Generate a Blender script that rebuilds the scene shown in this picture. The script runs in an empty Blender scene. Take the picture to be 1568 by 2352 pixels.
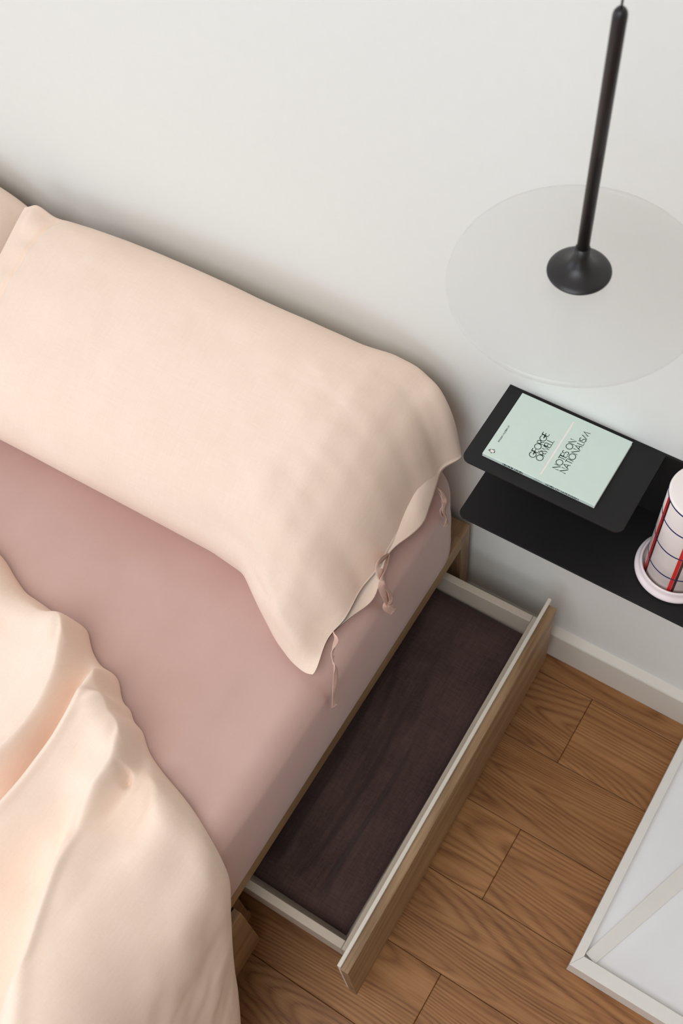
import bpy, math
import numpy as np
from mathutils import Matrix, Vector

# ---------------------------------------------------------------- scene, camera, light
sc = bpy.context.scene
col = sc.collection
vs = sc.view_settings
vs.view_transform = 'Standard'; vs.look = 'None'; vs.gamma = 1.0; vs.use_curve_mapping = False
vs.exposure = -.10

CAM = Vector((.37757541, -.86197018, 1.99978674))
R0 = Vector((.84208394, .53469266, -.07069932))      # image right
R1 = Vector((.43294742, -.74830127, -.50259501))     # image down
R2 = Vector((-.32163826, .3926181, -.86162629))      # view direction
cd = bpy.data.cameras.new('camera'); cam = bpy.data.objects.new('camera', cd); col.objects.link(cam)
cd.sensor_fit = 'VERTICAL'; cd.sensor_height = 36; cd.lens = 2601.2 * 36 / 2352
cd.clip_start = .02; cd.clip_end = 50
cam.matrix_world = Matrix(((R0.x, -R1.x, -R2.x, CAM.x), (R0.y, -R1.y, -R2.y, CAM.y), (R0.z, -R1.z, -R2.z, CAM.z), (0, 0, 0, 1)))
cd.dof.use_dof = True; cd.dof.focus_distance = 1.50; cd.dof.aperture_fstop = 8.5
sc.camera = cam

w = bpy.data.worlds.new('sky'); sc.world = w; w.use_nodes = True
w.node_tree.nodes['Background'].inputs[0].default_value = (.72, .82, 1.0, 1)
w.node_tree.nodes['Background'].inputs[1].default_value = 1.5

def rect_light(name, loc, rot, sx, sy, power, colour):
    l = bpy.data.lights.new(name, 'AREA'); l.shape = 'RECTANGLE'; l.size = sx; l.size_y = sy
    l.energy = power; l.color = colour
    o = bpy.data.objects.new(name, l); col.objects.link(o); o.location = loc; o.rotation_euler = rot
    return o
# daylight through the tall window in the side wall and the one behind the camera
rect_light('daylight_side_window', (-2.04, -1.75, 1.65), (0, math.radians(-90), 0), 1.7, 2.3, 11, (.96, .99, .99))
rect_light('daylight_front_window', (.15, -3.92, 1.6), (math.radians(90), 0, 0), 2.4, 1.7, 10.5, (.96, .99, .99))
rect_light('added_overhead_fill', (.10, -1.70, 2.62), (0, 0, 0), 1.3, 1.3, 28, (.96, .99, .99))  # added fill from overhead to lift floor and other level surfaces, no known source
cy = sc.cycles
cy.max_bounces = 7; cy.diffuse_bounces = 6; cy.glossy_bounces = 3; cy.transmission_bounces = 4; cy.transparent_max_bounces = 4
cy.caustics_reflective = False; cy.caustics_refractive = False

# ---------------------------------------------------------------- soft shapes (pure numpy)
def smooth(e0, e1, x):
    t = np.clip((np.asarray(x, float) - e0) / (e1 - e0), 0, 1)
    return t * t * (3 - 2 * t)

def vnoise(x, y, seed=0):
    """smooth value noise on a grid, vectorised"""
    x = np.asarray(x, float); y = np.asarray(y, float)
    xi = np.floor(x).astype(np.int64); yi = np.floor(y).astype(np.int64)
    fx = x - xi; fy = y - yi
    fx = fx * fx * fx * (fx * (fx * 6 - 15) + 10); fy = fy * fy * fy * (fy * (fy * 6 - 15) + 10)
    def h(a, b):
        n = (a * 374761393 + b * 668265263 + seed * 2147483) & 0x7fffffff
        n = ((n ^ (n >> 13)) * 1274126177) & 0x7fffffff
        n = n ^ (n >> 16)
        return (n & 0xffff) / 32767.5 - 1.0
    a = h(xi, yi); b = h(xi + 1, yi); c = h(xi, yi + 1); d = h(xi + 1, yi + 1)
    return (a * (1 - fx) + b * fx) * (1 - fy) + (c * (1 - fx) + d * fx) * fy

def fbm(x, y, seed=0, octaves=3):
    s = 0; amp = 1.0
    for k in range(octaves):
        s = s + amp * vnoise(x * 2 ** k, y * 2 ** k, seed + 17 * k); amp *= .5
    return s

def grid_faces(nr, nc, close_c=False, flip=False):
    r = np.arange(nr - 1)[:, None]; c = np.arange(nc if close_c else nc - 1)[None, :]
    c2 = (c + 1) % nc
    q = np.stack([r * nc + c + 0 * r, r * nc + c2, (r + 1) * nc + c2, (r + 1) * nc + c], -1).reshape(-1, 4)
    return q[:, ::-1] if flip else q

def polydist(px, py, line):
    """signed distance (left of the travel direction is positive) and position 0..1 along a polyline"""
    line = np.asarray(line, float)
    if len(line) > 2:                                        # round the corners
        pm = np.vstack([2 * line[0] - line[1], line, 2 * line[-1] - line[-2]]); q = []
        for k in range(len(line) - 1):
            a, b, c, d = pm[k:k + 4]
            for t in np.arange(0, 1, .125):
                q.append(.5 * (2 * b + (c - a) * t + (2 * a - 5 * b + 4 * c - d) * t * t + (3 * b - a - 3 * c + d) * t ** 3))
        line = np.array(q + [line[-1]])
    seg = line[1:] - line[:-1]; L = np.hypot(seg[:, 0], seg[:, 1]); cum = np.concatenate([[0], np.cumsum(L)])
    best = np.full(px.shape, 1e9); sgn = np.zeros(px.shape); pos = np.zeros(px.shape)
    for k in range(len(seg)):
        dx, dy = px - line[k, 0], py - line[k, 1]
        t = np.clip((dx * seg[k, 0] + dy * seg[k, 1]) / (L[k] ** 2), 0, 1)
        ex, ey = dx - t * seg[k, 0], dy - t * seg[k, 1]
        d = np.hypot(ex, ey); m = d < best
        best = np.where(m, d, best); pos = np.where(m, (cum[k] + t * L[k]) / cum[-1], pos)
        sgn = np.where(m, np.where(seg[k, 0] * dy - seg[k, 1] * dx > 0, 1., -1.), sgn)
    return best * sgn, pos

MAT_TOP = .541      # top of the mattress
def pillow_mesh(nx=230, nt=190):
    """the pillow in front: a plump insert inside a linen case with an open hem at x = -.06"""
    xs = np.array([-.815, -.80, -.775, -.745, -.70, -.62, -.50, -.36, -.27, -.21, -.165, -.125, -.095, -.075, -.060])
    b_ = np.array([.0020, .010, .030, .056, .080, .101, .110, .110, .110, .107, .094, .073, .048, .026, .0026])
    a_ = np.array([.165, .167, .170, .174, .178, .180, .180, .179, .179, .183, .203, .217, .217, .206, .189])
    cy = np.array([-.225, -.222, -.218, -.214, -.211, -.206, -.204, -.203, -.202, -.204, -.217, -.228, -.235, -.240, -.244])
    cz = np.array([.680, .676, .668, .662, .658, .656, .656, .656, .656, .655, .650, .641, .626, .603, .574])
    ti = np.array([24, 24, 24, 25, 25, 25, 25, 25, 25, 26, 26, 24, 22, 17, 4.])
    u = np.linspace(0, 1, nx); X = -.815 + .755 * u
    X = np.sort(np.concatenate([X, np.linspace(-.08, -.06, 14)]))
    dense = np.linspace(-.90, .02, 1841)
    ker = np.exp(-(np.arange(-60, 61) * .0005 / .0085) ** 2); ker /= ker.sum()
    def ip(v):
        k = np.interp(dense, xs, v)
        k = np.where(dense < xs[0], 2 * v[0] - np.interp(2 * xs[0] - dense, xs, v), k)
        k = np.where(dense > xs[-1], 2 * v[-1] - np.interp(2 * xs[-1] - dense, xs, v), k)
        return np.interp(X, dense, np.convolve(np.pad(k, 60, mode='edge'), ker, 'valid'))
    b, a, yc, zc, tl = ip(b_), ip(a_), ip(cy), ip(cz), np.radians(ip(ti))
    th = np.linspace(0, 2 * np.pi, nt, endpoint=False)
    c, s = np.cos(th)[None], np.sin(th)[None]
    b2, a2 = b[:, None], a[:, None]
    ex = 2 / 2.35
    P = np.sign(c) * np.abs(c) ** ex * a2
    Q = np.sign(s) * np.abs(s) ** ex * b2
    XX = np.repeat(X[:, None], nt, 1)
    T = P / a2                                               # -1 front .. 1 back
    # surface wrinkles: broad dents, creases drawn to the hem, fine slub
    up = smooth(-.2, .5, s)
    wr = .0030 * fbm(XX * 6, T * 2.6, 3, 2) + .0008 * fbm(XX * 24 + T * 3, T * 7, 9, 2)
    hem = smooth(-.30, -.10, XX) * (1 - .6 * smooth(-.08, -.06, XX))
    wr = wr + hem * (.0045 * vnoise(XX * 9, T * 5, 21) + .0026 * vnoise(XX * 16 + 4 * T, T * 12, 5) + .0012 * vnoise(XX * 30 - 5 * T, T * 22, 6))
    heml = smooth(-.70, -.78, XX)
    wr = wr - .010 * np.exp(-((XX + .768 - .012 * T) / .007) ** 2) * smooth(-.2, .5, s)
    wr = wr + heml * .006 * vnoise(XX * 14, T * 7, 33)
    # the front lower edge puckers
    wr = wr + .004 * smooth(-.55, -.95, T) * vnoise(XX * 16, T * 4, 41)
    Q = Q + wr * (.35 + .65 * up) * smooth(0., .02, b2)
    Y = yc[:, None] + P * np.cos(tl)[:, None] - Q * np.sin(tl)[:, None]
    Z = zc[:, None] + P * np.sin(tl)[:, None] + Q * np.cos(tl)[:, None]
    Z = Z + .016 * np.exp(-((XX + .792) / .016) ** 2) * smooth(.45, .95, T)
    # edge waviness of the back silhouette
    Z = Z + .004 * smooth(.5, 1, T) * vnoise(XX * 11, 0 * XX + 2.2, 51)
    # open hem: lower layer shows past the upper one between the ties
    low = smooth(.15, -.15, s)
    endw = smooth(-.13, -.06, XX)
    bump = np.exp(-((Y + .168) / .045) ** 2) + .9 * np.exp(-((Y + .305) / .035) ** 2)
    XX = XX + endw * (low * (.017 * bump) - (1 - low) * .006 * bump)
    XX = XX + endw * (.008 * np.exp(-((Y + .055) / .022) ** 2) * 2.2 - .004 * np.exp(-((Y + .39) / .03) ** 2))
    XX = XX + endw * .004 * vnoise(Y * 26, 0 * Y + .5, 71)
    Z = Z - endw * low * .005 * bump + endw * (1 - low) * .0005 * bump
    ear = endw * np.exp(-((Y + .425) / .020) ** 2)
    XX = XX + .007 * ear; Y = Y - .012 * ear
    # the hem corner by the wall points up a little, the front one lies over the mattress edge
    Z = Z + endw * .012 * smooth(-.16, -.06, Y)
    # rest on the mattress and against the wall, softly
    fl = MAT_TOP + .004
    Z = np.where(Z < fl + .03, fl + .03 * np.exp(np.minimum((Z - fl - .03) / .03, 0)), Z)
    yb = -.022
    Y = np.where(Y > yb - .02, yb - .02 * np.exp(-np.maximum((Y - yb + .02) / .02, 0)), Y)
    over = smooth(-.085, -.045, XX)
    V = np.stack([XX, Y, Z], -1).reshape(-1, 3)
    F = grid_faces(len(X), nt, close_c=True)
    return V, F

def pillow_far_mesh(nx=120, nt=110):
    """its neighbour further along the wall"""
    X = np.linspace(-1.60, -.812, nx)
    m = (X + 1.60) / .788
    e = np.clip(1 - np.abs(2 * m - 1) ** 5.5, 0, 1)
    b = .004 + .094 * e ** .6; a = .172 + .01 * e
    yc = np.full(nx, -.204); zc = .600 + .052 * e ** .5; tl = np.radians(8 + 14 * e)
    th = np.linspace(0, 2 * np.pi, nt, endpoint=False); c, s = np.cos(th)[None], np.sin(th)[None]
    P = np.sign(c) * np.abs(c) ** .85 * a[:, None]; Q = np.sign(s) * np.abs(s) ** .85 * b[:, None]
    XX = np.repeat(X[:, None], nt, 1); T = P / a[:, None]
    Q = Q + .006 * fbm(XX * 7, T * 3.2, 13)
    Y = yc[:, None] + P * np.cos(tl)[:, None] - Q * np.sin(tl)[:, None]
    Z = zc[:, None] + P * np.sin(tl)[:, None] + Q * np.cos(tl)[:, None]
    # tucked back under the hem of the pillow beside it
    Y = Y + .0 * T
    fl = MAT_TOP + .004
    Z = np.where(Z < fl + .03, fl + .03 * np.exp(np.minimum((Z - fl - .03) / .03, 0)), Z)
    yb = -.022
    Y = np.where(Y > yb - .02, yb - .02 * np.exp(-np.maximum((Y - yb + .02) / .02, 0)), Y)
    return np.stack([XX, Y, Z], -1).reshape(-1, 3), grid_faces(nx, nt, close_c=True)

# ---- duvet: a: arc length across the bed (0 where the bend over the edge starts, positive down the side), y along the bed
DUV_X0, DUV_R, DUV_Z = -.118, .085, .546
A_EDGE = np.array([-1.25, -.70, -.43, -.37, -.262, -.186, -.104, -.03, .045, .10, .16, .22, .28, .34, .42, .50])
Y_EDGE = np.array([-.42, -.475, -.5255, -.547, -.559, -.590, -.632, -.662, -.684, -.703, -.722, -.745, -.772, -.80, -.845, -.90])
def duvet_base(a, y):
    """cross-section of the bed under the duvet, flaring outwards towards the foot; returns x, z and outward normal"""
    L1 = DUV_R * np.pi / 2
    an = np.clip(a / DUV_R, 0, np.pi / 2)
    x = DUV_X0 + np.where(a < 0, a, DUV_R * np.sin(an))
    z = DUV_Z - np.where(a < 0, 0, DUV_R * (1 - np.cos(an))) - np.maximum(a - L1, 0)
    nx, nz = np.sin(an), np.cos(an)
    flare = .108 * smooth(.67, 1.02, -y)
    dn = smooth(.0, .40, a)
    return x + flare * dn, z, nx, nz
def duvet_thick(a, w):
    th = .062 - .036 * smooth(.0, .14, a)
    r = .050
    return th * np.sqrt(np.clip(1 - (1 - np.clip(w / r, 0, 1)) ** 2, 0, 1))
def duvet_mesh(na=460, nw=320):
    av = np.concatenate([np.linspace(-1.25, -.62, 40, endpoint=False), np.linspace(-.62, .50, na)])
    wv = np.concatenate([.06 * np.linspace(0, 1, 46, endpoint=False) ** 1.7, np.linspace(.06, .62, nw), np.linspace(.64, 1.4, 30)])
    A, W = np.meshgrid(av, wv, indexing='ij')
    ye = np.interp(av, A_EDGE, Y_EDGE)
    g = np.ones(11) / 11; ye = np.convolve(np.pad(ye, 5, mode='edge'), g, 'valid')
    ye = ye + .004 * vnoise(av * 13, 0 * av + .3, 8)
    for a0, hh, ww in ((-.258, .012, .022), (-.172, .011, .020), (-.128, .006, .012), (-.096, .008, .018)):
        ye = ye + hh * np.exp(-((av - a0) / ww) ** 2)
    Y = ye[:, None] - W
    D = np.zeros_like(A)
    for line, amp, sl, sr, t0, t1 in DUVET_FOLDS:
        d, pos = polydist(A, Y, line)
        prof = np.where(d > 0, np.exp(-(d / sl) ** 2), np.exp(-(d / sr) ** 2))
        along = smooth(-.001, t0, pos) * (1 - smooth(1 - t1, 1.001, pos))
        if amp > .025:                                       # crisp crest along the big folds
            k = 1. if sl > sr else -1.
            prof = prof + .16 * np.exp(-((d - k * .004) / .006) ** 2) - .10 * np.exp(-((d + k * .020) / .008) ** 2)
        D = D + amp * prof * along
    D = D + .007 * fbm(A * 5 + .3, Y * 5, 2) * smooth(.0, .06, W) + .0022 * fbm(A * 19, Y * 13 + A * 6, 4, 2) * smooth(0, .03, W)
    # soft hanging flutes on the side
    D = D + smooth(.05, .25, A) * .010 * vnoise(A * 1.5, Y * 11, 12) * smooth(.02, .09, W)
    x, z, nx, nz = duvet_base(A, Y)
    T = duvet_thick(A, W) + D * smooth(0, .022, W)
    T = np.maximum(T, .002)
    P = np.stack([x + nx * T, Y, z + nz * T], -1)
    return P.reshape(-1, 3), grid_faces(len(av), len(wv))
# ---------------------------------------------------------------- helpers
def mesh_obj(name, V, F, mat, parent=None, smooth_shade=False, loc=None):
    me = bpy.data.meshes.new(name)
    V = np.asarray(V, float)
    me.from_pydata(V.tolist(), [], [tuple(int(i) for i in f) for f in F]); me.update()
    if smooth_shade:
        me.polygons.foreach_set('use_smooth', np.ones(len(me.polygons), bool))
    o = bpy.data.objects.new(name, me); col.objects.link(o)
    me.materials.append(mat)
    if parent is not None:
        o.parent = parent
    if loc is not None:
        o.location = loc
    return o

def empty(name, loc=(0, 0, 0), rz=0):
    o = bpy.data.objects.new(name, None); col.objects.link(o); o.location = loc; o.rotation_euler = (0, 0, rz)
    o.empty_display_size = .05
    return o

def tag(o, label=None, cat=None, group=None, kind=None):
    if label: o['label'] = label
    if cat: o['category'] = cat
    if group: o['group'] = group
    if kind: o['kind'] = kind
    return o

class MB:
    def __init__(s): s.v = []; s.f = []
    def add(s, V, F):
        n = len(s.v); s.v += [tuple(map(float, p)) for p in V]; s.f += [tuple(int(i) + n for i in f) for f in F]; return s
    def box(s, x0, x1, y0, y1, z0, z1, c=0.0):
        """box with chamfered edges (c)"""
        if c <= 0:
            V = [(x, y, z) for z in (z0, z1) for y in (y0, y1) for x in (x0, x1)]
            return s.add(V, [(0, 2, 3, 1), (4, 5, 7, 6), (0, 1, 5, 4), (2, 6, 7, 3), (0, 4, 6, 2), (1, 3, 7, 5)])
        import itertools
        V = []; idx = {}
        lo = (x0, y0, z0); hi = (x1, y1, z1)
        for sx, sy, sz in itertools.product((0, 1), repeat=3):
            for ax in range(3):
                p = [hi[k] if (sx, sy, sz)[k] else lo[k] for k in range(3)]
                for k in range(3):
                    if k != ax:
                        p[k] += -c if (sx, sy, sz)[k] else c
                idx[(sx, sy, sz, ax)] = len(V); V.append(p)
        F = []
        for ax in range(3):
            o1, o2 = [(1, 2), (2, 0), (0, 1)][ax]
            for sd in (0, 1):
                def key(a, b):
                    t = [0, 0, 0]; t[ax] = sd; t[o1] = a; t[o2] = b; return idx[(*t, ax)]
                q = [key(0, 0), key(1, 0), key(1, 1), key(0, 1)]
                F.append(q if sd else q[::-1])
        for ax in range(3):
            o1, o2 = [(1, 2), (2, 0), (0, 1)][ax]
            for a in (0, 1):
                for b in (0, 1):
                    def key(e, face):
                        t = [0, 0, 0]; t[ax] = e; t[o1] = a; t[o2] = b; return idx[(*t, face)]
                    q = [key(0, o1), key(1, o1), key(1, o2), key(0, o2)]
                    F.append(q if (a ^ b) else q[::-1])
        for sx, sy, sz in itertools.product((0, 1), repeat=3):
            q = [idx[(sx, sy, sz, k)] for k in range(3)]
            F.append(q if (sx + sy + sz) % 2 else q[::-1])
        return s.add(V, F)
    def lathe(s, prof, n=64, cx=0, cy=0, cap0=True, cap1=True):
        V = []; F = []
        for r, z in prof:
            for k in range(n):
                t = 2 * math.pi * k / n; V.append((cx + r * math.cos(t), cy + r * math.sin(t), z))
        m = len(prof)
        for i in range(m - 1):
            for k in range(n):
                k2 = (k + 1) % n; F.append((i * n + k, i * n + k2, (i + 1) * n + k2, (i + 1) * n + k))
        if cap0: F.append(tuple(range(n))[::-1])
        if cap1: F.append(tuple((m - 1) * n + k for k in range(n)))
        return s.add(V, F)
    def prism(s, poly, axis, t0, t1):
        """extrude a 2-D polygon (counter-clockwise) along an axis; axis 'y': poly in (x, z); 'z': (x, y); 'x': (y, z)"""
        n = len(poly); V = []
        for t in (t0, t1):
            for a, b in poly:
                V.append({'y': (a, t, b), 'z': (a, b, t), 'x': (t, a, b)}[axis])
        F = [(k, (k + 1) % n, n + (k + 1) % n, n + k) for k in range(n)]
        F += [tuple(range(n))[::-1], tuple(range(n, 2 * n))]
        if axis == 'y': F = [f[::-1] for f in F]
        return s.add(V, F)
    def ribbon(s, pts, width, z, n_cap=0):
        """flat stroke of constant width along 2-D points in the z plane"""
        p = np.asarray(pts, float)
        closed = np.allclose(p[0], p[-1]) and len(p) > 3
        t = np.zeros_like(p)
        t[1:-1] = p[2:] - p[:-2]; t[0] = p[1] - p[0]; t[-1] = p[-1] - p[-2]
        if closed: t[0] = t[-1] = p[1] - p[-2]
        L = np.hypot(t[:, 0], t[:, 1])[:, None]; t = t / np.maximum(L, 1e-9)
        nrm = np.stack([-t[:, 1], t[:, 0]], 1)
        # mitre length
        k = np.ones(len(p))
        for i in range(1, len(p) - 1):
            d0 = (p[i] - p[i - 1]) / max(np.hypot(*(p[i] - p[i - 1])), 1e-9)
            k[i] = min(1 / max(abs(d0 @ t[i]), .35), 2.2)
        a = p + nrm * (width / 2 * k)[:, None]; b = p - nrm * (width / 2 * k)[:, None]
        m = len(p)
        V = [(q[0], q[1], z) for q in a] + [(q[0], q[1], z) for q in b]
        return s.add(V, [(m + i, m + i + 1, i + 1, i) for i in range(m - 1)])
    def build(s, name, mat, parent=None, smooth_shade=False, loc=None):
        return mesh_obj(name, s.v, s.f, mat, parent, smooth_shade, loc)

def rot_about(o, px, py, ang):
    """turn an object about the vertical through (px, py)"""
    o.matrix_world = Matrix.Translation((px, py, 0)) @ Matrix.Rotation(ang, 4, 'Z') @ Matrix.Translation((-px, -py, 0)) @ o.matrix_world

# ---------------------------------------------------------------- materials
def lin(r, g, b):
    f = lambda c: (c / 255 / 12.92) if c <= 10 else ((c / 255 + .055) / 1.055) ** 2.4
    return (f(r), f(g), f(b), 1)
class NT:
    def __init__(s, name, rough=.6, spec=.3):
        s.m = bpy.data.materials.new(name); s.m.use_nodes = True; s.t = s.m.node_tree; s.b = s.t.nodes['Principled BSDF']
        s.b.inputs['Roughness'].default_value = rough; s.b.inputs['Specular IOR Level'].default_value = spec
    def n(s, kind, **kw):
        nd = s.t.nodes.new(kind)
        for k, v in kw.items():
            if isinstance(v, tuple) and len(v) == 2 and hasattr(v[0], 'bl_idname'):
                s.t.links.new(v[0].outputs[v[1]], nd.inputs[k])
            elif k in nd.inputs: nd.inputs[k].default_value = v
            else: setattr(nd, k, v)
        return nd
    def link(s, a, ao, b, bi): s.t.links.new(a.outputs[ao], b.inputs[bi])
    def math(s, op, a, b=None):
        nd = s.t.nodes.new('ShaderNodeMath'); nd.operation = op
        for i, v in enumerate((a, b)):
            if v is None: continue
            if isinstance(v, tuple): s.t.links.new(v[0].outputs[v[1]], nd.inputs[i])
            else: nd.inputs[i].default_value = v
        return nd
    def mapping(s, scale, coord='Object', rot=(0, 0, 0), loc=(0, 0, 0)):
        tc = s.n('ShaderNodeTexCoord'); mp = s.n('ShaderNodeMapping')
        s.link(tc, coord, mp, 'Vector'); mp.inputs['Scale'].default_value = scale; mp.inputs['Rotation'].default_value = rot
        mp.inputs['Location'].default_value = loc
        return mp
    def noise(s, vec, scale, detail=3, rough=.5, dist=0):
        nd = s.n('ShaderNodeTexNoise'); nd.inputs['Scale'].default_value = scale; nd.inputs['Detail'].default_value = detail
        nd.inputs['Roughness'].default_value = rough; nd.inputs['Distortion'].default_value = dist
        if vec is not None: s.link(vec, 'Vector', nd, 'Vector')
        return nd
    def ramp(s, src, out, stops):
        r = s.n('ShaderNodeValToRGB'); e = r.color_ramp.elements
        while len(e) < len(stops): e.new(.5)
        for k, (p, c) in enumerate(stops): e[k].position = p; e[k].color = c
        s.link(src, out, r, 'Fac'); return r
    def mix(s, fac, a, b, mode='MIX'):
        m = s.n('ShaderNodeMix', data_type='RGBA', blend_type=mode)
        for i, v in ((0, fac), (6, a), (7, b)):
            if isinstance(v, tuple) and hasattr(v[0], 'bl_idname'): s.t.links.new(v[0].outputs[v[1]], m.inputs[i])
            else: m.inputs[i].default_value = v
        return m
    def bump(s, src, out, strength, dist):
        b = s.n('ShaderNodeBump'); b.inputs['Strength'].default_value = strength; b.inputs['Distance'].default_value = dist
        s.link(src, out, b, 'Height'); s.link(b, 'Normal', s.b, 'Normal'); return b

def plain(name, c, rough=.6, spec=.3, metal=0, mott=.0, bump=0):
    t = NT(name, rough, spec); t.b.inputs['Metallic'].default_value = metal
    mp = t.mapping((1, 1, 1))
    nz = t.noise(mp, 60, 3)
    d = tuple(max(0, x * (1 - mott)) for x in c[:3]) + (1,); e = tuple(min(1, x * (1 + mott)) for x in c[:3]) + (1,)
    r = t.ramp(nz, 'Fac', [(.3, d), (.7, e)]); t.link(r, 'Color', t.b, 'Base Color')
    if bump: t.bump(nz, 'Fac', .3, bump)
    return t.m

def fabric(name, c, c2, rough=.9, sheen=.2, slub=.3, weave=.00012, scale=1.0, sheen_tint=(1, 1, 1, 1), dirs=(0, 0, 0)):
    t = NT(name, rough, .12)
    mp1 = t.mapping((420 * scale, 36 * scale, 60 * scale), rot=dirs); mp2 = t.mapping((36 * scale, 420 * scale, 420 * scale), rot=dirs)
    n1 = t.noise(mp1, 1, 2); n2 = t.noise(mp2, 1, 2)
    th = t.math('ADD', (n1, 'Fac'), (n2, 'Fac')); th2 = t.math('MULTIPLY', (th, 0), .5)
    big = t.noise(t.mapping((1, 1, 1)), 9, 3)
    f = t.math('ADD', t_mul(t, th2, slub), t_mul(t, big, 1 - slub, 'Fac'))
    r = t.ramp(f, 0, [(.35, c2), (.65, c)])
    t.link(r, 'Color', t.b, 'Base Color')
    t.b.inputs['Sheen Weight'].default_value = sheen; t.b.inputs['Sheen Roughness'].default_value = .5; t.b.inputs['Sheen Tint'].default_value = sheen_tint
    t.bump(th2, 0, .5, weave)
    return t.m
def t_mul(t, nd, k, out=0):
    m = t.math('MULTIPLY', (nd, out), k); return (m, 0)

def wood(name, tones, along='x', scale=1.0, rough=.45, contour=34, tint=False, groove=.00025):
    """oak: contour lines of a stretched noise field (cathedral grain) plus fine pores"""
    t = NT(name, rough, .35)
    tc = t.n('ShaderNodeTexCoord'); oi = t.n('ShaderNodeObjectInfo')
    offs = t.n('ShaderNodeVectorMath', operation='SCALE'); offs.inputs['Scale'].default_value = 1.0
    t.link(oi, 'Location', offs, 0)
    rnd = t.n('ShaderNodeCombineXYZ'); m1 = t.math('MULTIPLY', (oi, 'Random'), 31.0); m2 = t.math('MULTIPLY', (oi, 'Random'), 17.0)
    t.link(m1, 0, rnd, 'X'); t.link(m2, 0, rnd, 'Y'); t.link(m1, 0, rnd, 'Z')
    add = t.n('ShaderNodeVectorMath', operation='ADD'); t.link(tc, 'Object', add, 0); t.link(rnd, 'Vector', add, 1)
    lo, hi = 1.1 * scale, 8.0 * scale
    s = {'x': (lo, hi, hi), 'y': (hi, lo, hi), 'z': (hi, hi, lo)}[along]
    mp = t.n('ShaderNodeMapping'); t.link(add, 'Vector', mp, 'Vector'); mp.inputs['Scale'].default_value = s
    fld = t.noise(mp, 1.0, 1.2, .3)
    s4 = {'x': (6, 40, 40), 'y': (40, 6, 40), 'z': (40, 40, 6)}[along]
    mp4 = t.n('ShaderNodeMapping'); t.link(add, 'Vector', mp4, 'Vector'); mp4.inputs['Scale'].default_value = s4
    wob = t.noise(mp4, 1.0, 2, .5)
    ph0 = t.math('MULTIPLY', (fld, 'Fac'), contour); ph1 = t.math('MULTIPLY', (wob, 'Fac'), 3.0); ph = t.math('ADD', (ph0, 0), (ph1, 0))
    sn = t.math('SINE', (ph, 0)); ring = t.math('MULTIPLY_ADD', (sn, 0), .5); ring.inputs[2].default_value = .5
    ring2 = t.math('POWER', (ring, 0), .55)
    s2 = {'x': (14, 420, 420), 'y': (420, 14, 420), 'z': (420, 420, 14)}[along]
    mp2 = t.n('ShaderNodeMapping'); t.link(add, 'Vector', mp2, 'Vector'); mp2.inputs['Scale'].default_value = s2
    pores = t.noise(mp2, 1.0, 3, .6)
    s3 = {'x': (2.5, 45, 45), 'y': (45, 2.5, 45), 'z': (45, 45, 2.5)}[along]
    mp3 = t.n('ShaderNodeMapping'); t.link(add, 'Vector', mp3, 'Vector'); mp3.inputs['Scale'].default_value = s3
    streak = t.noise(mp3, 1.0, 3, .6)
    ra = t.math('MULTIPLY', (ring2, 0), (wob, 'Fac'))
    f = t.math('ADD', t_mul(t, ra, .42), t_mul(t, pores, .50, 'Fac')); f = t.math('ADD', (f, 0), t_mul(t, streak, .36, 'Fac'))
    r = t.ramp(f, 0, [(.32, tones[0]), (.56, tones[1]), (.78, tones[2])])
    if tint:
        mx = t.mix(1.0, (r, 'Color'), (oi, 'Color'), 'MULTIPLY'); t.link(mx, 2, t.b, 'Base Color')
    else:
        t.link(r, 'Color', t.b, 'Base Color')
    t.bump(f, 0, .35, groove)
    return t.m

M = {}
M['wall'] = plain('white_paint', lin(234, 235, 230), .9, .15, mott=.006, bump=.0002)
M['grey_wall'] = plain('greige_paint', lin(172, 160, 148), .9, .15)
M['ceiling'] = plain('ceiling_paint', lin(240, 239, 236), .9, .1)
M['skirting'] = plain('skirting_paint', lin(226, 220, 208), .5, .3)
M['oak_floor'] = wood('oak_floor', (lin(116, 76, 44), lin(158, 112, 70), lin(178, 133, 88)), 'x', 1.0, .42, 230, tint=True)
M['subfloor'] = plain('dark_joint', lin(60, 38, 22), .9, .1)
M['oak_bed'] = wood('oak_bed_y', (lin(120, 92, 66), lin(150, 120, 88), lin(170, 140, 106)), 'y', .7, .45, 70)
M['oak_bed_z'] = wood('oak_bed_z', (lin(120, 92, 66), lin(150, 120, 88), lin(170, 140, 106)), 'z', .7, .45, 70)
M['oak_bed_x'] = wood('oak_bed_x', (lin(120, 92, 66), lin(150, 120, 88), lin(170, 140, 106)), 'x', .7, .45, 70)
M['board'] = plain('pale_drawer_board', lin(190, 177, 160), .6, .25, mott=.02)
M['board_lip'] = plain('white_drawer_edge', lin(222, 214, 200), .5, .3)
M['peach'] = fabric('peach_linen', lin(246, 223, 205), lin(240, 215, 196), .95, .12, .55)
M['tie'] = fabric('tie_linen', lin(232, 198, 182), lin(214, 176, 160), .95, .1, .6)
M['mauve'] = fabric('mauve_sateen', lin(204, 167, 157), lin(197, 158, 147), .48, .3, .25, weave=.00003); M['mauve'].node_tree.nodes['Principled BSDF'].inputs['Specular IOR Level'].default_value = 1.0
M['brown'] = fabric('dark_brown_twill', lin(86, 66, 62), lin(62, 47, 44), .95, .10, .55, weave=.0003, scale=.8)
M['black'] = plain('black_powder_coat', lin(24, 22, 23), .55, .35, mott=.05, bump=.00004)
M['lamp_black'] = plain('black_lamp_metal', lin(34, 31, 32), .38, .45)
M['white_frame'] = plain('white_painted_wood', lin(238, 234, 226), .55, .3, mott=.01)
M['white_panel'] = plain('white_back_panel', lin(244, 243, 244), .6, .25, mott=.004)
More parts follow.
